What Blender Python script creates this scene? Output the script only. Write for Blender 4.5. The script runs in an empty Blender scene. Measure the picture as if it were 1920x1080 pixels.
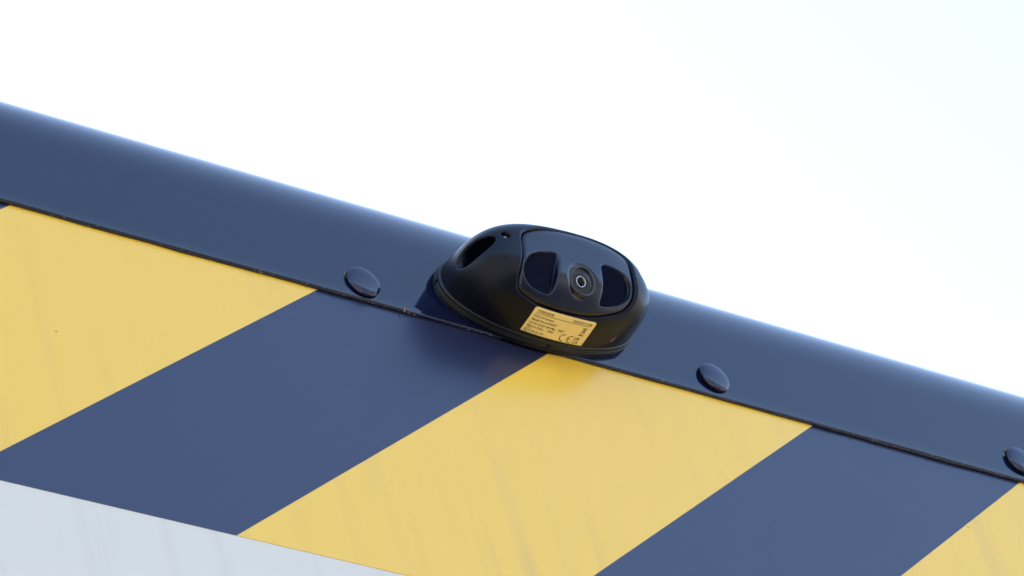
import bpy, math, random
import numpy as np
from mathutils import Matrix, Vector

random.seed(7)
rng = np.random.default_rng(7)
scene = bpy.context.scene
col = scene.collection

# ---------------------------------------------------------------- camera
# The place: x runs along the vehicle's rear edge, y goes into the vehicle, z is up.
# ORIGIN is the middle of the reversing camera's foot on the face of the top rail.
Z0 = 2.75
EDGE = Vector((0.81065091, 0.22959465, 0.53863848))      # edge direction seen from the lens
UPV = Vector((-0.23308281, -0.71735514, 0.65656226))     # vertical seen from the lens
NRM = Vector((0.53713826, -0.65779016, -0.52801003))     # out of the panel seen from the lens
cam_d = bpy.data.cameras.new('camera')
cam = bpy.data.objects.new('camera', cam_d)
col.objects.link(cam)
right = Vector((EDGE.x, -NRM.x, UPV.x))
up = -Vector((EDGE.y, -NRM.y, UPV.y))
fwd = Vector((EDGE.z, -NRM.z, UPV.z))
R = Matrix((right, up, -fwd)).transposed().to_4x4()
cam.matrix_world = Matrix.Translation((-0.96733949, -0.93995675, Z0 - 1.15819163)) @ R
cam_d.sensor_width = 36.0
cam_d.lens = 150.0
cam_d.clip_start = 0.05
cam_d.clip_end = 3000
scene.camera = cam

# ---------------------------------------------------------------- sky and sun
SUN_EL = math.radians(25)
SUN_AZ = math.radians(-20)        # from +y (behind the vehicle), negative = towards -x
world = bpy.data.worlds.new('World')
scene.world = world
world.use_nodes = True
wn = world.node_tree.nodes
wl = world.node_tree.links
wn.clear()
sky = wn.new('ShaderNodeTexSky')
sky.sky_type = 'NISHITA'
sky.sun_disc = False
sky.sun_elevation = SUN_EL
sky.sun_rotation = SUN_AZ
sky.air_density = 1.0
sky.dust_density = 2.5
sky.ozone_density = 1.0
bg = wn.new('ShaderNodeBackground')
bg.inputs['Strength'].default_value = 0.15
wo = wn.new('ShaderNodeOutputWorld')
wl.new(sky.outputs[0], bg.inputs[0])
wl.new(bg.outputs[0], wo.inputs[0])
sun_d = bpy.data.lights.new('sun', 'SUN')
sun_d.energy = 4.0
sun_d.angle = math.radians(0.53)
sun_d.color = (1.0, 0.95, 0.88)
sun = bpy.data.objects.new('sun', sun_d)
col.objects.link(sun)
sdir = Vector((math.sin(SUN_AZ) * math.cos(SUN_EL), math.cos(SUN_AZ) * math.cos(SUN_EL), math.sin(SUN_EL)))
sun.rotation_euler = sdir.to_track_quat('Z', 'Y').to_euler()
sun.location = (0, 8, 12)

scene.cycles.filter_width = 1.7
scene.view_settings.view_transform = 'Standard'
scene.view_settings.look = 'None'
scene.view_settings.exposure = 2.40
scene.view_settings.gamma = 1.0
scene.view_settings.use_curve_mapping = False

# ---------------------------------------------------------------- materials
MATS = {}


def mat(name, base, rough=0.5, metallic=0.0, ior=1.5, coat=0.0, transmission=0.0):
    m = bpy.data.materials.new(name)
    m.use_nodes = True
    b = m.node_tree.nodes['Principled BSDF']
    b.inputs['Base Color'].default_value = (*base, 1)
    b.inputs['Roughness'].default_value = rough
    b.inputs['Metallic'].default_value = metallic
    b.inputs['IOR'].default_value = ior
    b.inputs['Coat Weight'].default_value = coat
    b.inputs['Transmission Weight'].default_value = transmission
    MATS[name] = m
    return m, m.node_tree.nodes, m.node_tree.links, b


def coords(n, l, scale=(1, 1, 1), rot=(0, 0, 0)):
    tc = n.new('ShaderNodeTexCoord')
    mp = n.new('ShaderNodeMapping')
    mp.inputs['Scale'].default_value = scale
    mp.inputs['Rotation'].default_value = rot
    l.new(tc.outputs['Object'], mp.inputs['Vector'])
    return mp.outputs[0]


def noise(n, l, vec, scale, detail=3, rough=0.5):
    t = n.new('ShaderNodeTexNoise')
    t.inputs['Scale'].default_value = scale
    t.inputs['Detail'].default_value = detail
    t.inputs['Roughness'].default_value = rough
    l.new(vec, t.inputs['Vector'])
    return t.outputs['Fac']


def ramp(n, l, fac, p0, c0, p1, c1):
    r = n.new('ShaderNodeValToRGB')
    r.color_ramp.elements[0].position = p0
    r.color_ramp.elements[1].position = p1
    r.color_ramp.elements[0].color = (*c0, 1)
    r.color_ramp.elements[1].color = (*c1, 1)
    l.new(fac, r.inputs[0])
    return r.outputs[0]


def mixc(n, l, fac, a, b, mode='MIX'):
    m = n.new('ShaderNodeMix')
    m.data_type = 'RGBA'
    m.blend_type = mode
    for sock, v in ((m.inputs[0], fac), (m.inputs[6], a), (m.inputs[7], b)):
        if isinstance(v, (int, float)):
            sock.default_value = v
        elif isinstance(v, tuple):
            sock.default_value = (*v, 1)
        else:
            l.new(v, sock)
    return m.outputs[2]


def bump(n, l, b, height, strength, dist):
    k = n.new('ShaderNodeBump')
    k.inputs['Strength'].default_value = strength
    k.inputs['Distance'].default_value = dist
    l.new(height, k.inputs['Height'])
    l.new(k.outputs[0], b.inputs['Normal'])


def specks(n, l, vec, scale, size):
    """sparse tiny dots: 1 inside a dot"""
    v = n.new('ShaderNodeTexVoronoi')
    v.inputs['Scale'].default_value = scale
    l.new(vec, v.inputs['Vector'])
    lt = n.new('ShaderNodeMath')
    lt.operation = 'LESS_THAN'
    lt.inputs[1].default_value = size
    l.new(v.outputs['Distance'], lt.inputs[0])
    sp = n.new('ShaderNodeSeparateColor')
    l.new(v.outputs['Color'], sp.inputs[0])
    g = n.new('ShaderNodeMath')
    g.operation = 'GREATER_THAN'
    g.inputs[1].default_value = 0.72
    l.new(sp.outputs[0], g.inputs[0])
    mu = n.new('ShaderNodeMath')
    mu.operation = 'MULTIPLY'
    l.new(lt.outputs[0], mu.inputs[0])
    l.new(g.outputs[0], mu.inputs[1])
    return mu.outputs[0]


# gloss navy paint of the rail
m, n, l, b = mat('rail_paint', (0.006, 0.011, 0.034), 0.06)
v = coords(n, l)
big = noise(n, l, v, 9, 3)
base = mixc(n, l, big, (0.0030, 0.0052, 0.023), (0.0042, 0.0068, 0.029))
base = mixc(n, l, specks(n, l, v, 60, 0.035), base, (0.12, 0.13, 0.15))
l.new(base, b.inputs['Base Color'])
r = ramp(n, l, noise(n, l, v, 40, 4), 0.3, (0.05,) * 3, 0.8, (0.10,) * 3)
l.new(r, b.inputs['Roughness'])
bump(n, l, b, noise(n, l, v, 55, 1), 0.010, 0.004)


def film(name, ca, cb, rough, streak, streak_amt, fine=70):
    m, n, l, b = mat(name, ca, rough)
    v = coords(n, l, (1, 1, 0.055), (0, math.radians(4), 0))
    s = noise(n, l, v, fine, 5, 0.62)
    sm = ramp(n, l, s, 0.50, (0,) * 3, 0.70, (1,) * 3)
    v2 = coords(n, l)
    patch = ramp(n, l, noise(n, l, v2, 7, 3), 0.35, (0.15,) * 3, 0.7, (1,) * 3)
    fac = mixc(n, l, 1.0, sm, patch, 'MULTIPLY')
    fac = mixc(n, l, 1.0, fac, (streak_amt,) * 3, 'MULTIPLY')
    base = mixc(n, l, noise(n, l, v2, 5, 4), ca, cb)
    base = mixc(n, l, fac, base, streak)
    base = mixc(n, l, specks(n, l, v2, 45, 0.03), base, tuple(0.55 * c + 0.02 for c in ca))
    l.new(base, b.inputs['Base Color'])
    rr = ramp(n, l, noise(n, l, v2, 9, 2), 0.3, (rough * 0.9,) * 3, 0.7, (rough * 1.12,) * 3)
    l.new(rr, b.inputs['Roughness'])
    bump(n, l, b, noise(n, l, v2, 14, 0), 0.010, 0.006)


film('yellow_film', (0.80, 0.49, 0.052), (0.77, 0.465, 0.048), 0.24, (0.58, 0.37, 0.085), 0.5)
film('navy_film', (0.0145, 0.019, 0.051), (0.017, 0.022, 0.057), 0.27, (0.02, 0.024, 0.05), 0.25)
film('white_paint', (0.62, 0.565, 0.47), (0.60, 0.55, 0.455), 0.2, (0.44, 0.39, 0.38), 0.42, 105)

m, n, l, b = mat('sealant', (0.008, 0.008, 0.009), 0.45)
v = coords(n, l)
base = ramp(n, l, noise(n, l, v, 420, 3), 0.66, (0.004, 0.004, 0.006), 0.85, (0.08, 0.07, 0.06))
l.new(base, b.inputs['Base Color'])
bump(n, l, b, noise(n, l, v, 300, 3), 0.6, 0.002)

m, n, l, b = mat('rivet_paint', (0.0065, 0.010, 0.036), 0.16)
v = coords(n, l)
bump(n, l, b, noise(n, l, v, 160, 2), 0.05, 0.002)


def plastic(name, base, rough, fine, spec=0.5, tint=(1, 1, 1)):
    m, n, l, b = mat(name, base, rough)
    b.inputs['Specular IOR Level'].default_value = spec
    b.inputs['Specular Tint'].default_value = (*tint, 1)
    v = coords(n, l)
    rr = ramp(n, l, noise(n, l, v, 90, 4), 0.3, (rough * 0.9,) * 3, 0.75, (rough * 1.12,) * 3)
    l.new(rr, b.inputs['Roughness'])
    c = mixc(n, l, specks(n, l, v, 130, 0.05), base, (0.16, 0.16, 0.17))
    l.new(c, b.inputs['Base Color'])
    bump(n, l, b, noise(n, l, v, 1900, 2), fine, 0.0004)


plastic('shell_plastic', (0.0009, 0.0012, 0.0050), 0.30, 0.05, 0.25, (0.84, 0.87, 1.0))
plastic('plate_plastic', (0.0014, 0.0016, 0.0090), 0.25, 0.04, 0.54, (0.86, 0.88, 1.0))
plastic('gasket_rubber', (0.004, 0.0045, 0.006), 0.38, 0.15, 0.38)
mat('window_acrylic', (0.0012, 0.0028, 0.0125), 0.05)[3].inputs['Specular IOR Level'].default_value = 0.04
mat('port_insert', (0.0010, 0.0014, 0.004), 0.4)[3].inputs['Specular IOR Level'].default_value = 0.0
mat('screw_steel', (0.42, 0.40, 0.36), 0.35, metallic=1.0)
mat('lens_housing', (0.006, 0.006, 0.007), 0.2)
mat('lens_cone', (0.011, 0.006, 0.007), 0.3)[3].inputs['Specular IOR Level'].default_value = 0.25
mat('lens_metal', (0.5, 0.49, 0.49), 0.25, metallic=1.0)
mat('lens_pupil', (0.0012, 0.0016, 0.003), 0.03)[3].inputs['Specular IOR Level'].default_value = 0.03
mat('lens_clear', (1, 1, 1), 0.01, ior=1.14, transmission=1.0)
mat('label_ink', (0.045, 0.022, 0.008), 0.5)
m, n, l, b = mat('label_foil', (0.60, 0.39, 0.105), 0.32)
v = coords(n, l)
l.new(mixc(n, l, noise(n, l, v, 80, 3), (0.88, 0.63, 0.20), (0.80, 0.57, 0.18)), b.inputs['Base Color'])
m, n, l, b = mat('rust', (0.26, 0.075, 0.02), 0.85)
v = coords(n, l)
l.new(mixc(n, l, noise(n, l, v, 900, 3), (0.20, 0.09, 0.045), (0.09, 0.03, 0.012)), b.inputs['Base Color'])
mat('grit', (0.40, 0.20, 0.09), 0.9)
mat('grit_pale', (0.22, 0.19, 0.15), 0.9)
mat('tyre_rubber', (0.02, 0.02, 0.021), 0.8)
mat('wheel_steel', (0.5, 0.5, 0.5), 0.4, metallic=0.6)
mat('glass_dark', (0.03, 0.04, 0.05), 0.08)
mat('chassis_black', (0.015, 0.015, 0.016), 0.5)

m, n, l, b = mat('yard_concrete', (0.24, 0.225, 0.205), 0.85)
v = coords(n, l)
c = mixc(n, l, noise(n, l, v, 0.6, 6), (0.221, 0.213, 0.198), (0.299, 0.286, 0.265))
c = mixc(n, l, noise(n, l, v, 24, 4), c, (0.260, 0.250, 0.231))
l.new(c, b.inputs['Base Color'])
bump(n, l, b, noise(n, l, v, 60, 4), 0.3, 0.01)


# ---------------------------------------------------------------- helpers
def W(p):
    """local (along edge, up, out of panel) -> world"""
    p = np.asarray(p, float)
    return np.stack([p[..., 0], -p[..., 2], p[..., 1] + Z0], -1)


def mesh(name, verts, faces, m, parent=None, smooth=False):
    me = bpy.data.meshes.new(name)
    me.from_pydata([tuple(v) for v in verts], [], [tuple(int(i) for i in f) for f in faces])
    me.materials.append(MATS[m])
    if smooth:
        me.polygons.foreach_set('use_smooth', [True] * len(me.polygons))
    me.update()
    o = bpy.data.objects.new(name, me)
    col.objects.link(o)
    if parent is not None:
        o.parent = parent
        o.matrix_parent_inverse = parent.matrix_world.inverted()
    return o


def empty(name, loc):
    o = bpy.data.objects.new(name, None)
    o.location = loc
    o.empty_display_size = 0.05
    col.objects.link(o)
    bpy.context.view_layer.update()
    return o


def tag(o, label, cat, group=None):
    o['label'] = label
    o['category'] = cat
    if group:
        o['group'] = group
    return o


def box(name, lo, hi, m, parent=None):
    (x0, y0, z0), (x1, y1, z1) = lo, hi
    v = [(x, y, z) for x in (x0, x1) for y in (y0, y1) for z in (z0, z1)]
    f = [(0, 1, 3, 2), (4, 6, 7, 5), (0, 4, 5, 1), (2, 3, 7, 6), (0, 2, 6, 4), (1, 5, 7, 3)]
    return mesh(name, v, f, m, parent)


def prism(name, poly, na, nb, m, parent):
    """polygon in (X, U), between depths na (back) and nb (front); front faces out of the panel"""
    k = len(poly)
    v = [W((x, u, nb)) for x, u in poly] + [W((x, u, na)) for x, u in poly]
    f = [tuple(range(k)), tuple(range(2 * k - 1, k - 1, -1))]
    f += [(i, i + k, (i + 1) % k + k, (i + 1) % k) for i in range(k)]
    return mesh(name, v, f, m, parent)


def grid_faces(rows, cols, wrap=True):
    i = np.arange(rows - 1)[:, None]
    j = np.arange(cols if wrap else cols - 1)[None, :]
    jn = (j + 1) % cols
    return np.stack([i * cols + j, i * cols + jn, (i + 1) * cols + jn, (i + 1) * cols + j], -1).reshape(-1, 4)


def lathe(name, prof, c, axis, m, parent, seg=64, smooth=True):
    """prof: (radius, height) from outside in, c local centre, axis local direction"""
    a = np.asarray(axis, float)
    a /= np.linalg.norm(a)
    e1 = np.cross(a, (0, 1, 0) if abs(a[1]) < 0.9 else (1, 0, 0))
    e1 /= np.linalg.norm(e1)
    e2 = np.cross(a, e1)
    th = np.linspace(0, 2 * math.pi, seg, endpoint=False)
    ring = np.cos(th)[:, None] * e1 + np.sin(th)[:, None] * e2
    pts = np.concatenate([np.asarray(c) + r * ring + h * a for r, h in prof])
    return mesh(name, W(pts), grid_faces(len(prof), seg), m, parent, smooth)


# ---------------------------------------------------------------- setting
g = 1500
ground = mesh('ground', [(-g, -g, 0), (g, -g, 0), (g, g, 0), (-g, g, 0)], [(0, 1, 2, 3)], 'yard_concrete')
ground['kind'] = 'structure'

# unseen building added behind the viewpoint so the black plastic reflects something dark
m, n, l, b = mat('dark_cladding', (0.045, 0.05, 0.06), 0.55)
v = coords(n, l)
l.new(mixc(n, l, noise(n, l, v, 0.8, 4), (0.04, 0.045, 0.055), (0.055, 0.06, 0.07)), b.inputs['Base Color'])
mat('door_grey', (0.10, 0.11, 0.12), 0.5)
added_depot = empty('added_warehouse', (6, -24, 0))
tag(added_depot, 'unseen dark metal-clad building added for the camera pod to reflect', 'building')
# ribbed wall: trapezoid sheet, one closed profile swept upwards
wp = []
x = -34.0
while x < 46.0:
    wp += [(x, -22.0), (x + 0.22, -22.0), (x + 0.26, -21.96), (x + 0.36, -21.96), (x + 0.40, -22.0)]
    x += 0.5
wp += [(46.0, -22.0), (46.0, -48.0), (-34.0, -48.0)]
k = len(wp)
vv = [(x, y, 0) for x, y in wp] + [(x, y, 9.0) for x, y in wp]
ff = [(i, (i + 1) % k, (i + 1) % k + k, i + k) for i in range(k)]
mesh('wall', [(a - 0, b_, c) for a, b_, c in vv], ff, 'dark_cladding', added_depot)
vv = [(-34.4, -21.6, 8.9), (46.4, -21.6, 8.9), (46.4, -35, 11.0), (-34.4, -35, 11.0), (46.4, -48.4, 8.9), (-34.4, -48.4, 8.9)]
mesh('roof', vv, [(0, 1, 2, 3), (3, 2, 4, 5), (0, 3, 5), (1, 4, 2)], 'dark_cladding', added_depot)
for x in (-26, -14, -2, 10, 22, 34):
    d_ = box('roller_door', (x, -21.94, 0.01), (x + 4.5, -21.90, 4.6), 'door_grey', added_depot)
    box('door_frame', (x - 0.2, -21.95, 4.61), (x + 4.7, -21.86, 4.9), 'dark_cladding', d_)

# ---------------------------------------------------------------- vehicle body
HW = 1.2
truck = empty('truck_body', (0, 0, 0))
tag(truck, 'rear of a box truck with yellow and navy chevrons under a glossy navy top rail', 'truck')

PN = -0.0020            # face of the white panel
box('rear_panel', (-HW, 0.0020, 0.75), (HW, 0.035, Z0 + 0.012), 'white_paint', truck)

# rail: lip, flat face, big rounded shoulder, flange on the roof
UB, U1, RR = -0.0220, 0.0140, 0.0635
prof = [(UB + 0.0006, -0.00165), (UB, -0.0011), (UB, -0.0006), (UB + 0.0002, -0.0002), (UB + 0.0007, 0.0)]
prof += [(UB + 0.006, 0.0), (0.0, 0.0), (U1 - 0.004, 0.0)]
for k in range(41):
    a = math.radians(90 * k / 40)
    prof.append((U1 + RR * math.sin(a), RR * (math.cos(a) - 1)))
prof += [(U1 + RR, -0.13), (U1 + RR - 0.0018, -0.13)]
for k in range(21):
    a = math.radians(90 - 90 * k / 20)
    prof.append((U1 + (RR - 0.0017) * math.sin(a), -0.00165 - (RR - 0.0017) * (1 - math.cos(a))))
prof = np.array(prof)
nx = 97
xs = np.linspace(-HW, HW, nx)
pp = np.zeros((nx, len(prof), 3))
pp[..., 0] = xs[:, None]
pp[..., 1] = prof[None, :, 0]
pp[..., 2] = prof[None, :, 1]
# a hand-cut lower lip is never dead straight
wob = 0.00012 * np.sin(xs * 41) + 0.0001 * np.sin(xs * 97 + 1)
pp[:, :5, 1] += wob[:, None]
F4 = grid_faces(nx, len(prof))
rail = mesh('top_rail', W(pp.reshape(-1, 3)), F4, 'rail_paint', truck, True)

# chevron films, each its own sheet
UT = -0.0216
TAN = math.tan(math.radians(38.6))
bounds = [-0.2525, -0.1121, 0.0026, 0.1438, 0.2636]
P_ = 0.2577
lead = [bounds[0] - P_ * k for k in (4, 3, 2, 1)]
allb = []
for s in lead:
    allb += [s, s + 0.1405]
allb += bounds
s = bounds[-1]
for k in range(5):
    allb += [s + 0.1405 + P_ * k, s + P_ * (k + 1)]
ULO, UHI = -0.1706, -0.0140


def clip_poly(poly, xlim, left):
    out = []
    for i, p in enumerate(poly):
        q = poly[(i + 1) % len(poly)]
        ip = p[0] >= xlim if left else p[0] <= xlim
        iq = q[0] >= xlim if left else q[0] <= xlim
        if ip:
            out.append(p)
        if ip != iq:
            t = (xlim - p[0]) / (q[0] - p[0])
            out.append((xlim, p[1] + t * (q[1] - p[1])))
    return out


for k in range(len(allb) - 1):
    xa, xb = allb[k] + 0.00004, allb[k + 1] - 0.00004
    f_ = lambda x, u: (x + (u - UT) / TAN, u)
    poly = [f_(xa, ULO), f_(xb, ULO), f_(xb, UHI), f_(xa, UHI)]
    poly = clip_poly(clip_poly(poly, -HW + 0.002, True), HW - 0.002, False)
    if len(poly) < 3:
        continue
    yellow = k % 2 == 0
    front = PN + (0.00024 if yellow else 0.00020)
    o = prism('yellow_stripe' if yellow else 'navy_stripe', poly, PN - 0.0002, front,
              'yellow_film' if yellow else 'navy_film', truck)

# sealant bead in the joint under the rail: uneven, black
nb = 1500
xs = np.linspace(-HW + 0.002, HW - 0.002, nb)
t = np.linspace(0, 1, nb)


def wander(amp, step):
    k = np.arange(0, nb + step, step)
    return np.interp(np.arange(nb), k, rng.normal(0, amp, len(k)))


low = UB + np.minimum(wander(0.00014, 9) + wander(0.00016, 40), 0.0004)
bulge = -0.00035 + wander(0.00012, 6)
sec = np.zeros((nb, 5, 3))
sec[..., 0] = xs[:, None]
sec[:, 0, 1], sec[:, 0, 2] = UB + 0.0010, bulge - 0.0006
sec[:, 1, 1], sec[:, 1, 2] = low - 0.0001, bulge - 0.0001
sec[:, 2, 1], sec[:, 2, 2] = low - 0.0003, bulge - 0.0006
sec[:, 3, 1], sec[:, 3, 2] = low - 0.0001, -0.0016
sec[:, 4, 1], sec[:, 4, 2] = low + 0.0001, -0.0021
mesh('sealant_bead', W(sec.reshape(-1, 3)), grid_faces(nb, 5, False), 'sealant', truck, True)

# rivets: low domes standing a little off the rail on a black collar
RV = [(-0.4500, -0.0130), (-0.2700, -0.0135), (-0.0899, -0.0130), (0.0908, -0.0117), (0.2658, -0.0105),
      (0.4460, -0.0110), (0.6260, -0.0120)]
rp = [(0.0, 0.0033)] + [(0.0078 * math.sin(a), 0.0011 + 0.0022 * math.cos(a) ** 0.85)
                        for a in np.linspace(0.12, 1.45, 12)]
rp = rp[::-1]
rprof = [(0.0056, 0.0006), (0.0074, 0.0008), (0.0078, 0.0011)] + [q for q in rp if q[1] > 0.0012]
cprof = [(0.0068, 0.00005), (0.0064, 0.0004), (0.0058, 0.0008), (0.004, 0.0010)]
r0 = c0 = None
for i, (x, u) in enumerate(RV):
    rx, ry = rng.uniform(-2.5, 2.5, 2)
    if r0 is None:
        r0 = lathe('rivet', rprof, (0, -Z0, 0), (0, 0, 1), 'rivet_paint', None, 48)
        c0 = lathe('rivet_collar', cprof, (0, -Z0, 0), (0, 0, 1), 'sealant', None, 48)
        r, cc = r0, c0
    else:
        r, cc = r0.copy(), c0.copy()
        col.objects.link(r)
        col.objects.link(cc)
    r.parent = truck
    r.location = (x, 0, Z0 + u)
    r.rotation_euler = (math.radians(rx), 0, math.radians(ry))
    cc.parent = r

# crumbs of dirt caught along the lip
gv, gf = [], []


def crumb(x, u, nn, r):
    k = len(gv)
    pts = rng.normal(size=(6, 3)) * 0.25 + np.array([(1, 0, 0), (-1, 0, 0), (0, 1, 0), (0, -1, 0), (0, 0, 1), (0, 0, -1)])
    gv.extend(W(np.array((x, u, nn)) + pts * r))
    gf.extend([(k + a, k + b_, k + c_) for a in (0, 1) for b_ in (2, 3) for c_ in (4, 5)])


for x in list(rng.uniform(-0.30, 0.32, 70)) + [-0.235, -0.23, -0.14, -0.143, 0.155, 0.21, 0.228, 0.24, 0.247]:
    crumb(x, UB + rng.normal(-0.0002, 0.0003), rng.uniform(-0.0008, 0.0), rng.uniform(0.00012, 0.00038))
for x, u in ((-0.0899, -0.0130), (0.2658, -0.0105)):
    for k in range(16):
        a_ = math.radians(rng.uniform(105, 175))
        q_ = 0.0078 + abs(rng.normal(0, 0.0007))
        crumb(x + q_ * math.cos(a_), u + q_ * math.sin(a_), 0.0001, rng.uniform(0.0002, 0.00042))
o = mesh('dirt_crumbs', gv, gf, 'grit_pale', truck)
o['kind'] = 'stuff'
gv, gf = [], []
crumb(-0.0716, UB - 0.0002, 0.0002, 0.0006)
crumb(-0.0714, UB + 0.0006, 0.0003, 0.0004)
crumb(-0.0718, UB - 0.0010, 0.0, 0.0004)
mesh('mud_crumb', gv, gf, 'grit', truck)

# the rest of the box body
box('side_wall', (-HW, 0.036, 0.75), (-HW + 0.035, 5.2, Z0 + 0.062), 'white_paint', truck)
box('side_wall', (HW - 0.035, 0.036, 0.75), (HW, 5.2, Z0 + 0.062), 'white_paint', truck)
box('front_wall', (-HW + 0.036, 5.16, 0.75), (HW - 0.036, 5.199, Z0 + 0.062), 'white_paint', truck)
box('roof', (-HW, 0.10, Z0 + 0.0625), (HW, 5.2, Z0 + 0.0665), 'white_paint', truck)
box('floor', (-HW + 0.036, 0.036, 0.76), (HW - 0.036, 5.15, 0.80), 'chassis_black', truck)
box('chassis_rail', (-0.45, 0.1, 0.55), (-0.37, 6.6, 0.748), 'chassis_black', truck)
box('chassis_rail', (0.37, 0.1, 0.55), (0.45, 6.6, 0.748), 'chassis_black', truck)
# cab ahead of the box, wheels below
cabp = [(5.35, 0.55), (6.95, 0.55), (7.0, 1.25), (6.65, 2.15), (6.3, 2.3), (5.35, 2.3)]
k = len(cabp)
v = [(-1.05, y, z) for y, z in cabp] + [(1.05, y, z) for y, z in cabp]
f = [tuple(range(k)), tuple(range(2 * k - 1, k - 1, -1))] + [(i, i + k, (i + 1) % k + k, (i + 1) % k) for i in range(k)]
mesh('cab', v, f, 'white_paint', truck)
for x in (-1.0, 1.0):
    for y in (1.3, 6.1):
        s = 1 if x > 0 else -1
        tp = [(0.26, 0.11), (0.40, 0.12), (0.44, 0.09), (0.45, 0.0), (0.44, -0.09), (0.40, -0.12), (0.26, -0.11)]
        ty = lathe('wheel', tp, (x, 0.45 - Z0, -y), (s, 0, 0), 'tyre_rubber', truck, 40)
        lathe('rim', [(0.268, 0.08), (0.25, 0.10), (0.22, 0.03), (0.12, 0.02), (0.10, 0.06), (0.001, 0.06)],
              (x, 0.45 - Z0, -y), (s, 0, 0), 'wheel_steel', ty, 40)

# ---------------------------------------------------------------- reversing camera
MM = 0.001
# the pod has its own axes: along, up and out of the rail, turned a few degrees on the rail
PX, PU, ROT = -0.00175, -0.00101, 0.065
X0 = UC = 0.0
AX, BL, BH, HH, KS, QQ = 0.0502, 0.0225, 0.0246, 0.0351, 0.076, 4.0
PL, PH, DP = 2.06, 2.15, 0.43
W_RAIL = W


def to_rail(p):
    p = np.asarray(p, float)
    c_, s_ = math.cos(ROT), math.sin(ROT)
    return np.stack([PX + p[..., 0] * c_ - p[..., 1] * s_, PU + p[..., 0] * s_ + p[..., 1] * c_, p[..., 2]], -1)


def W(p):
    return W_RAIL(to_rail(p))


unit = empty('vehicle_camera', tuple(W((0, 0, 0))))
tag(unit, 'black plastic reversing camera pod with yellow sticker bolted to the navy rail', 'camera')


def FF(p):
    X, U, N = p[..., 0], p[..., 1], np.maximum(p[..., 2], 0)
    w = (N / 0.035) ** 0.66
    hi_ = U > 0
    bb = np.where(hi_, BH * (1 - 0.113 * w), BL * (1 - 0.114 * w))
    p1 = np.where(hi_, PH, PL) + DP * np.minimum(N / 0.035, 1.2)
    s = (np.abs(X / (AX * (1 - 0.064 * w))) ** p1 + np.abs(U / bb) ** p1) ** (1 / p1)
    return (s ** QQ + (N / (HH + KS * U)) ** QQ) ** (1 / QQ) - 1


def foot(t_, off=0.0):
    """outline of the pod's foot, grown by off"""
    c_, s_ = np.cos(t_), np.sin(t_)
    e = np.where(s_ > 0, 2 / PH, 2 / PL)
    b_ = np.where(s_ > 0, BH, BL - 0.0008 * np.abs(s_)) + off
    return np.sign(c_) * np.abs(c_) ** e * (AX + off * 1.1), np.sign(s_) * np.abs(s_) ** e * b_


def solve(o, d, lo, hi):
    lo = np.full(o.shape[:-1], lo)
    hi = np.full(o.shape[:-1], hi)
    for _ in range(46):
        md = (lo + hi) / 2
        out = FF(o + d * md[..., None]) > 0
        hi = np.where(out, md, hi)
        lo = np.where(out, lo, md)
    return o + d * ((lo + hi) / 2)[..., None]


def normal(p):
    e = 2e-5
    gr = np.stack([FF(p + np.eye(3)[i] * e) - FF(p - np.eye(3)[i] * e) for i in range(3)], -1)
    return gr / np.linalg.norm(gr, axis=-1, keepdims=True)


A = np.array((0, -0.425, 0.9052))
T = np.array((0, 0.9052, 0.425))
E1 = np.array((1.0, 0, 0))


def surf(st):
    """(s, t) in metres on the plane across the axis A -> point on the pod's outer skin"""
    o = np.array((X0, 0, 0)) + st[..., :1] * E1 + st[..., 1:2] * T
    return solve(o, np.broadcast_to(A, o.shape), 0.014, 0.06)


def spline(pts, k):
    """closed Catmull-Rom, resampled to k evenly spaced points"""
    p = np.asarray(pts, float)
    out = []
    n_ = len(p)
    for i in range(n_):
        a, b_, c_, d_ = p[i - 1], p[i], p[(i + 1) % n_], p[(i + 2) % n_]
        for u in np.linspace(0, 1, 40, endpoint=False):
            out.append(0.5 * (2 * b_ + (c_ - a) * u + (2 * a - 5 * b_ + 4 * c_ - d_) * u ** 2 + (3 * b_ - a - 3 * c_ + d_) * u ** 3))
    q = np.array(out)
    q = np.vstack([q, q[:1]])
    L = np.concatenate([[0], np.cumsum(np.linalg.norm(np.diff(q, axis=0), axis=1))])
    w = np.linspace(0, L[-1], k, endpoint=False)
    return np.stack([np.interp(w, L, q[:, i]) for i in range(q.shape[1])], -1)


def sdf(p, poly):
    """signed distance, negative inside, p (..., 2)"""
    sh = p.shape[:-1]
    p = p.reshape(-1, 2)
    a, b_ = poly, np.roll(poly, -1, 0)
    best = np.full(len(p), 1e9)
    ins = np.zeros(len(p), bool)
    for i in range(len(poly)):
        e = b_[i] - a[i]
        w = p - a[i]
        h = np.clip((w @ e) / (e @ e), 0, 1)
        best = np.minimum(best, ((w - h[:, None] * e) ** 2).sum(1))
        if a[i][1] != b_[i][1]:
            cr = ((a[i][1] > p[:, 1]) != (b_[i][1] > p[:, 1]))
            xx = e[0] * (p[:, 1] - a[i][1]) / e[1] + a[i][0]
            ins ^= cr & (p[:, 0] < xx)
    d = np.sqrt(best)
    return np.where(ins, -d, d).reshape(sh)


def sst(x, a, b_):
    q = np.clip((x - a) / (b_ - a), 0, 1)
    return q * q * (3 - 2 * q)


half = [(0, 28.6), (7, 28.4), (16.5, 27.0), (23, 25.0), (27.6, 22.3), (29.3, 18.6), (29.4, 14), (29.7, 9.5), (30.2, 5), (29.9, 0.6),
        (28.5, -2.8), (26, -5.1), (21, -7.0), (14, -8.8), (6, -9.7)]
outl = half + [(0, -9.85)] + [(-x, y) for x, y in half[:0:-1]]
NA = 640
lean = lambda q_: [(x + 0.17 * (y - 3.5), y) for x, y in q_]      # the face sits slightly askew in the shell
plate_out = spline(lean(outl), NA) * MM
CEN = np.array((0, 9.0)) * MM
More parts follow.
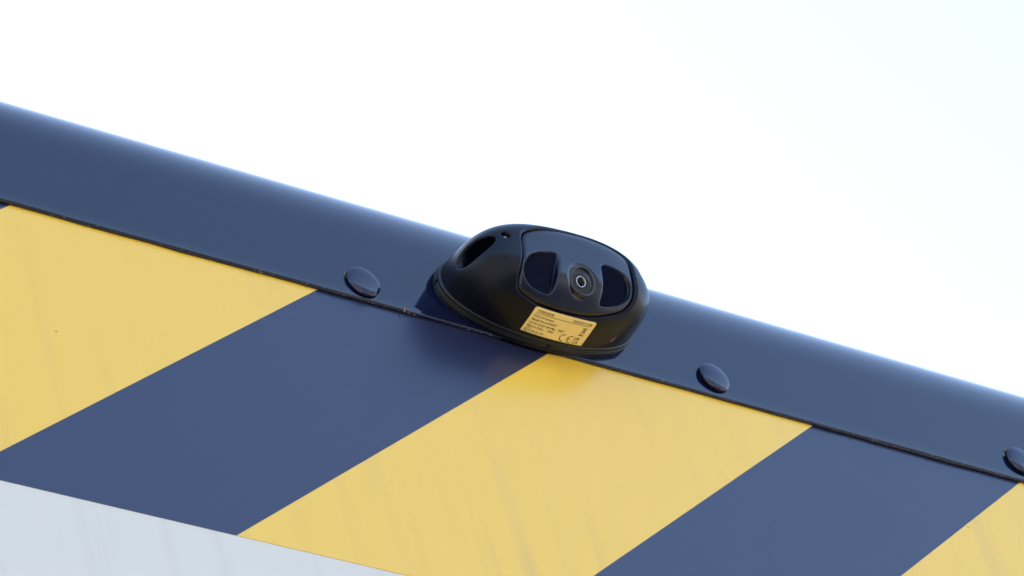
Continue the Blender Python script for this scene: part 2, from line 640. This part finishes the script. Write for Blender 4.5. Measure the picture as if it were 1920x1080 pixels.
# same angular start for the base outline, so the rings do not twist
rim = surf(plate_out)
th = np.arctan2(plate_out[:, 1] - CEN[1], plate_out[:, 0] - CEN[0])

# --- shell: from the rim of the face opening down to the rail
bx, bu = foot(th)
basep = np.stack([X0 + bx, UC + bu, np.zeros(NA)], -1)
C0 = np.array((X0, UC, 0.006))
NR = 120
rows = []
ctr = np.array((X0, UC, 0.0))
inw = (surf(CEN[None, :])[0] - rim)
inw -= (inw * normal(rim)).sum(-1, keepdims=True) * normal(rim)
inw /= np.linalg.norm(inw, axis=-1, keepdims=True)
nrim = normal(rim)
for ins, dep in ((0.10, -3.8), (0.03, -1.9), (0.0, -1.35), (-0.08, -0.98), (-0.22, -0.66), (-0.42, -0.38), (-0.68, -0.17), (-1.0, -0.04)):
    rows.append(rim + inw * ins * MM + nrim * dep * MM)
start = rim - inw * 1.4 * MM
for k in range(NR):
    q = (k / (NR - 1)) ** 1.15
    p = start * (1 - q) + basep * q
    if k == NR - 1:
        rows.append(basep + 0)
        rows.append(basep - np.array((0, 0, 0.003)))
        continue
    d = p - C0
    # rays that start level with C0 or below leave straight sideways
    d /= np.linalg.norm(d, axis=-1, keepdims=True)
    rows.append(solve(np.broadcast_to(C0, p.shape) + 0, d, 0.002, 0.09))
P3 = np.stack(rows)

# side ports, left and right: slanted oval pockets in the end walls
port_c = np.array((2.3, 22.6)) * MM


def port_coord(p):
    du, dn = p[..., 1] - port_c[0], p[..., 2] - port_c[1]
    ca, sa = math.cos(math.radians(17)), math.sin(math.radians(17))
    along = dn * ca + du * sa
    across = du * ca - dn * sa
    return along, across


def port_f(p):
    al, ac = port_coord(p)
    return (np.hypot(al / 8.2, ac / 4.4) / MM - 1) * 4.4    # about mm outside the edge


port_mask = np.zeros(P3.shape[:-1], bool)
for sgn in (-1, 1):
    onside = (P3[..., 0] - X0) * sgn > 0.030
    e = port_f(P3)
    dep = (1 - sst(e, -0.1, 0.5)) * 0.3 + 7.5 * np.clip(1 - (1 + np.minimum(e, 0) / 4.4) ** 2, 0, 1) ** 0.42
    port_mask |= onside & (e < -0.08)
    P3[..., 0] -= np.where(onside, dep * MM * sgn, 0)
# screw hole beside the face
scr = []
for sgn in (-1,):
    c = np.array((X0 + sgn * 0.0334, 0.0059, 0.0327))
    d = c - C0
    d /= np.linalg.norm(d)
    c = solve((C0 + 0)[None], d[None], 0.002, 0.09)[0]
    nn = normal(c[None])[0]
    r = np.linalg.norm(P3 - c, axis=-1) / MM
    P3 -= ((1 - sst(r, 1.5, 2.05)) * 3.2 * MM)[..., None] * nn
    scr.append((c, nn))
Fs = grid_faces(P3.shape[0], NA)
inport = port_mask.reshape(-1)[Fs].all(1)


def sub_mesh(name, faces, m):
    idx, inv = np.unique(faces, return_inverse=True)
    return mesh(name, W(P3.reshape(-1, 3)[idx]), inv.reshape(-1, 4)[:, ::-1], m, unit, True)


shell = sub_mesh('shell', Fs[~inport], 'shell_plastic')
cx_ = P3.reshape(-1, 3)[Fs][:, :, 0].mean(1)
for sgn in (-1, 1):
    sub_mesh('side_port', Fs[inport & ((cx_ - X0) * sgn > 0)], 'port_insert')
for c, nn in scr:
    lathe('screw', [(1.6 * MM, 0), (1.5 * MM, 0.35 * MM), (0.6 * MM, 0.5 * MM), (0.45 * MM, 0.1 * MM), (0.01 * MM, 0.1 * MM)],
          c - nn * 2.6 * MM, nn, 'screw_steel', unit, 24)
# --- face plate with the two window pockets
win = [(28.0, 3.6), (27.8, 7.0), (25.6, 10.8), (20.8, 13.3), (15.5, 14.6), (12.3, 14.4), (11.2, 12.4), (11.6, 6.5), (12.0, 0.5),
       (12.2, -3.4), (13.8, -4.7), (18, -4.2), (22.7, -2.5), (26.4, 0.3)]
LC = np.array((0.9, 3.7)) * MM
RECESS = 1.1
wins = []
for sgn in (-1, 1):
    w = spline(lean([(x * sgn, y) for x, y in win]), 160) * MM
    pw = surf(w)
    h = pw @ A
    M = np.column_stack([w[:, 0], w[:, 1], np.ones(len(w))])
    co, *_ = np.linalg.lstsq(M, h, rcond=None)
    wins.append((w, co))
NP_ = 110
q = np.linspace(1, 0, NP_) ** 0.9
q[-1] = 0.004
plate_in = CEN + (plate_out - CEN) * (1 - 0.55 / (np.linalg.norm(plate_out - CEN, axis=1, keepdims=True) / MM))
st = CEN + (plate_in - CEN)[None] * q[:, None, None]
p = surf(st)
dist = -sdf(st, plate_out[::2]) / MM                # mm from the opening's edge
depth = RECESS + 1.1 * (1 - sst(dist, 0.5, 2.0)) + 0.9 * (1 - sst(dist, 0.5, 0.95))
h = p @ A - depth * MM
for w, co in wins:
    fl = st[..., 0] * co[0] + st[..., 1] * co[1] + co[2] - 2.7 * MM
    e = sdf(st, w) / MM
    soft = 1 - sst(e, -0.05, 1.15)
    k = 0.12 * soft + 0.88 * (1 - sst(e, -0.75, 0.18))
    h = h * (1 - k) + np.minimum(h, fl) * k
# seat for the lens: a soft collar around the barrel
rl = np.linalg.norm(st - LC, axis=-1) / MM
h = h - np.where(rl < 9, 0.45 * (1 - sst(rl, 6.8, 8.6)), 0) * MM
h = h - 4.0 * MM * (1 - sst(rl, 5.0, 5.6))
base_o = np.array((X0, 0, 0)) + st[..., :1] * E1 + st[..., 1:2] * T
p = base_o + h[..., None] * A
pre = p[:1] - A * 2.5 * MM
p = np.concatenate([pre, p])
plate = mesh('face_plate', W(p.reshape(-1, 3)), grid_faces(p.shape[0], NA), 'plate_plastic', unit, True)
for w, co in wins:
    cw = w.mean(0)
    rr = []
    for k in (0.985, 0.8, 0.5, 0.2, 0.01):
        s_ = cw + (w - cw) * k
        h = s_[:, 0] * co[0] + s_[:, 1] * co[1] + co[2] - (2.7 - 0.15 - 0.12 * (1 - k * k)) * MM
        rr.append(np.array((X0, 0, 0)) + s_[:, :1] * E1 + s_[:, 1:2] * T + h[:, None] * A)
    fc = grid_faces(5, 160)
    if w[:, 0].mean() > 0:
        pass
    mesh('sensor_window', W(np.concatenate(rr)), fc, 'window_acrylic', plate, True)

# --- lens
lc = surf(LC[None])[0]
ln = normal(lc[None])[0]
ln = ln * np.array((0, 1, 1))
ln /= np.linalg.norm(ln)
lc = lc - A * (RECESS + 0.65) * MM
lens = lathe('lens_barrel', [(r * MM, h * MM) for r, h in ((6.9, -3.0), (6.85, -0.4), (6.7, 0.08), (6.45, 0.3), (6.1, 0.36), (5.75, 0.22),
             (5.55, -0.15), (5.5, -0.9))], lc, ln, 'lens_housing', unit, 96)
lathe('lens_baffle', [(r * MM, h * MM) for r, h in ((5.55, -0.75), (4.7, -0.95), (4.65, -1.05), (4.2, -1.1), (4.15, -1.0), (3.6, -1.15),
      (3.55, -1.3), (3.0, -1.35), (2.95, -1.2), (2.5, -1.25), (2.45, -1.6))], lc, ln, 'lens_cone', lens, 72)
lathe('lens_ring', [((2.28 + 0.26 * math.cos(a)) * MM, (-1.1 + 0.26 * math.sin(a)) * MM) for a in np.linspace(math.pi * -0.2, math.pi * 1.2, 12)],
      lc, ln, 'lens_metal', lens, 64)
lathe('lens_pupil', [(2.15 * math.cos(a) * MM, (-1.35 + 0.75 * math.sin(a)) * MM) for a in np.linspace(0, 1.56, 12)],
      lc, ln, 'lens_pupil', lens, 64)
gl = [(5.48 * math.cos(a), -0.55 + 1.15 * math.sin(a)) for a in np.linspace(0.0, 1.568, 20)]
gl2 = [(5.2 * math.cos(a), -0.62 + 0.98 * math.sin(a)) for a in np.linspace(1.568, 0.0, 20)]
lathe('lens_glass', [(r * MM, h * MM) for r, h in gl + gl2 + gl[:1]], lc, ln, 'lens_clear', lens, 72)


# --- gasket and base ring around the foot
def outline(off, nn):
    x, u = foot(np.linspace(0, 2 * math.pi, 400, endpoint=False), off)
    return np.stack([x, u, np.full(400, nn)], -1)


def drop(p):
    """follow the rounded shoulder of the rail where the foot reaches over it"""
    u = np.clip(to_rail(p)[..., 1] - U1, 0, RR)
    q = p.copy()
    w = np.clip(1 - p[..., 2] / 0.004, 0, 1)
    q[..., 2] += w * (np.sqrt(RR ** 2 - u ** 2) - RR)
    return q


def ring(name, prof_, m):
    pts = [drop(outline(o_ * MM, n_ * 0.78 * MM)) for o_, n_ in prof_]
    return mesh(name, W(np.concatenate(pts)), grid_faces(len(pts), 400)[:, ::-1], m, unit, True)


ring('gasket', [(-1.7, 0.02), (-1.3, 0.35), (-0.5, 0.95), (0.2, 1.6), (0.55, 2.3), (0.5, 2.75), (0.15, 2.95), (-1.5, 2.9)], 'gasket_rubber')
bring = ring('base_ring', [(-1.5, 3.0), (0.25, 3.05), (0.50, 3.3), (0.52, 3.9), (0.30, 4.15), (0.28, 4.5), (0.42, 4.75), (0.42, 5.9),
             (0.25, 6.35), (-0.05, 6.6), (-1.5, 6.6)], 'gasket_rubber')
# small drain holes in the base ring (dark plugs set into it)
for t_ in (math.radians(176), math.radians(-91)):
    px, pu = (float(q_) for q_ in foot(np.array(t_), 0.00045))
    nn = np.array((math.cos(t_) / AX, math.sin(t_) / BL, 0))
    nn /= np.linalg.norm(nn)
    lathe('drain_hole', [(0.95 * MM, -0.6 * MM), (0.95 * MM, 0.16 * MM), (0.72 * MM, 0.18 * MM), (0.66 * MM, -0.5 * MM), (0.01 * MM, -0.5 * MM)],
          np.array((px, pu, 0.0026)), nn, 'port_insert', bring, 24)


# --- sticker on the underside: (a along the edge, b away from the rail), in mm
def under(a, b_, lift, onlabel=True):
    if onlabel:     # the sticker was put on by hand, a touch askew
        a = -0.0181 + (a + 0.0184) * 1.068
        b_ = 0.0063 + (b_ - 0.0069) * 0.965 - 0.033 * a
    o = np.stack([a, np.full_like(a, UC), b_], -1)
    d = np.broadcast_to(np.array((0, -1.0, 0)), o.shape)
    p = solve(o, d, 0.002, 0.03)
    return p + normal(p) * lift


AL, AR, BLO, BHI = -18.4, 11.8, 6.9, 20.5
rad = 1.1
na_, nb_ = 61, 31
av = np.linspace(AL, AR, na_)
grid = []
for j in range(nb_):
    b_ = BLO + (BHI - BLO) * j / (nb_ - 1)
    inset = 0.0
    if b_ > BHI - rad:
        inset = rad - math.sqrt(max(rad ** 2 - (b_ - (BHI - rad)) ** 2, 0))
    grid.append(np.stack([np.linspace(AL + inset, AR - inset, na_), np.full(na_, b_)], -1))
grid = np.stack(grid) * MM
pl = under(grid[..., 0], grid[..., 1], 0.00012)
pb = under(grid[..., 0], grid[..., 1], 0.00001)
nv = na_ * nb_
fc = [tuple(f_[::-1]) for f_ in grid_faces(nb_, na_, False)]
edge = [j for j in range(na_)] + [j * na_ + na_ - 1 for j in range(1, nb_)] + [nv - 1 - j for j in range(1, na_)] + [j * na_ for j in range(nb_ - 2, 0, -1)]
fc += [(edge[i], edge[(i + 1) % len(edge)], edge[(i + 1) % len(edge)] + nv, edge[i] + nv) for i in range(len(edge))]
sticker = mesh('sticker', np.concatenate([W(pl.reshape(-1, 3)), W(pb.reshape(-1, 3))]), fc, 'label_foil', unit, True)
sticker['label'] = 'gold yellow type plate sticker with fine dark print'


def ink(name, verts2, faces):
    v_ = np.asarray(verts2, float) * MM
    p = under(v_[:, 0], v_[:, 1], 0.00019)
    return mesh(name, W(p), faces, 'label_ink', sticker)


def lettering(text, a, b_, size, width=None, bold=0.014):
    cu = bpy.data.curves.new('lettering', 'FONT')
    cu.body = text
    cu.size = 1.0
    cu.offset = bold
    ob = bpy.data.objects.new('tmp', cu)
    col.objects.link(ob)
    dg = bpy.context.evaluated_depsgraph_get()
    me = ob.evaluated_get(dg).to_mesh()
    vs = np.array([v_.co[:2] for v_ in me.vertices])
    fs = [tuple(p_.vertices) for p_ in me.polygons]
    ob.evaluated_get(dg).to_mesh_clear()
    bpy.data.objects.remove(ob)
    bpy.data.curves.remove(cu)
    sx = size if width is None else width / (vs[:, 0].max() - vs[:, 0].min())
    vs = np.stack([a + (vs[:, 0] - vs[:, 0].min()) * sx, b_ + vs[:, 1] * size], -1)
    ink('lettering', vs, fs)


def bar(a0, b0, a1, b1, name='printed_rule'):
    k = 24
    aa_ = np.linspace(a0, a1, k)
    vs = np.concatenate([np.stack([aa_, np.full(k, b0)], -1), np.stack([aa_, np.full(k, b1)], -1)])
    ink(name, vs, [(i, i + 1, i + 1 + k, i + k) for i in range(k - 1)])


def arc(ca_, cb_, r, a0, a1, wd, name='printed_symbol'):
    k = 28
    an = np.radians(np.linspace(a0, a1, k))
    o_ = np.stack([ca_ + (r + wd / 2) * np.cos(an), cb_ + (r + wd / 2) * np.sin(an)], -1)
    i_ = np.stack([ca_ + (r - wd / 2) * np.cos(an), cb_ + (r - wd / 2) * np.sin(an)], -1)
    ink(name, np.concatenate([o_, i_]), [(i, i + 1, i + 1 + k, i + k) for i in range(k - 1)])


lettering('PARKSAFE', -16.6, 18.25, 1.75, 7.6, 0.012)
lettering('PSDETECT-CAM', 0.6, 18.25, 1.55, 9.6)
bar(-16.9, 17.62, 10.0, 17.84)
lettering('FHD AI Camera', -16.9, 15.7, 1.5, 9.4)
lettering('Model No # ADA37', -17.0, 13.75, 1.6, 11.8)
lettering('DC IN 10-32V 40V Max', -17.1, 11.85, 1.5, 12.6)
lettering('200\u00b0', -3.2, 11.85, 1.5, 2.9)
lettering('Made in China', -17.2, 10.1, 1.5, 7.6)
lettering('2402', -7.6, 10.1, 1.5, 2.9)
arc(-16.0, 8.5, 1.15, 0, 360, 0.2)
lettering('E11', -16.8, 8.05, 1.15, 1.6)
lettering('10R-06 1647', -14.2, 7.85, 1.2, 6.2)
# CE mark
arc(1.2, 9.3, 1.75, 80, 280, 0.42)
arc(4.9, 9.3, 1.75, 80, 280, 0.42)
bar(3.3, 9.1, 4.6, 9.5, 'printed_symbol')
lettering('UK', 6.2, 9.6, 2.1, 2.9, 0.02)
lettering('CA', 6.2, 7.6, 2.1, 2.9, 0.02)
# crossed-out bin with its bar
bar(6.9, 12.2, 9.3, 12.85, 'printed_symbol')
ink('printed_symbol', [(7.3, 16.6), (7.55, 16.75), (9.25, 13.6), (9.0, 13.45)], [(0, 1, 2, 3)])
ink('printed_symbol', [(8.9, 16.7), (9.15, 16.55), (7.4, 13.4), (7.15, 13.55)], [(0, 1, 2, 3)])
bar(7.1, 16.3, 9.3, 16.55, 'printed_symbol')
ink('printed_symbol', [(7.35, 16.3), (7.6, 16.3), (7.85, 13.6), (7.6, 13.6)], [(0, 1, 2, 3)])
ink('printed_symbol', [(8.85, 16.3), (9.1, 16.3), (8.85, 13.6), (8.6, 13.6)], [(0, 1, 2, 3)])
bar(7.6, 13.6, 8.85, 13.8, 'printed_symbol')

# a rubbed rusty spot near the right end of the underside
k = 18
an = np.linspace(0, 2 * math.pi, k, endpoint=False)
rr = 1 + rng.normal(0, 0.2, k)
vs = np.stack([29.3 + 0.95 * rr * np.cos(an) + 0.2 * np.sin(an), 10.4 + 1.5 * rr * np.sin(an)], -1) * MM
p = under(vs[:, 0], vs[:, 1], 0.00006, False)
c = under(np.array([29.3]) * MM, np.array([10.4]) * MM, 0.00016, False)
mesh('rust_spot', W(np.concatenate([p, c])), [(i, (i + 1) % k, k) for i in range(k)], 'rust', unit, True)
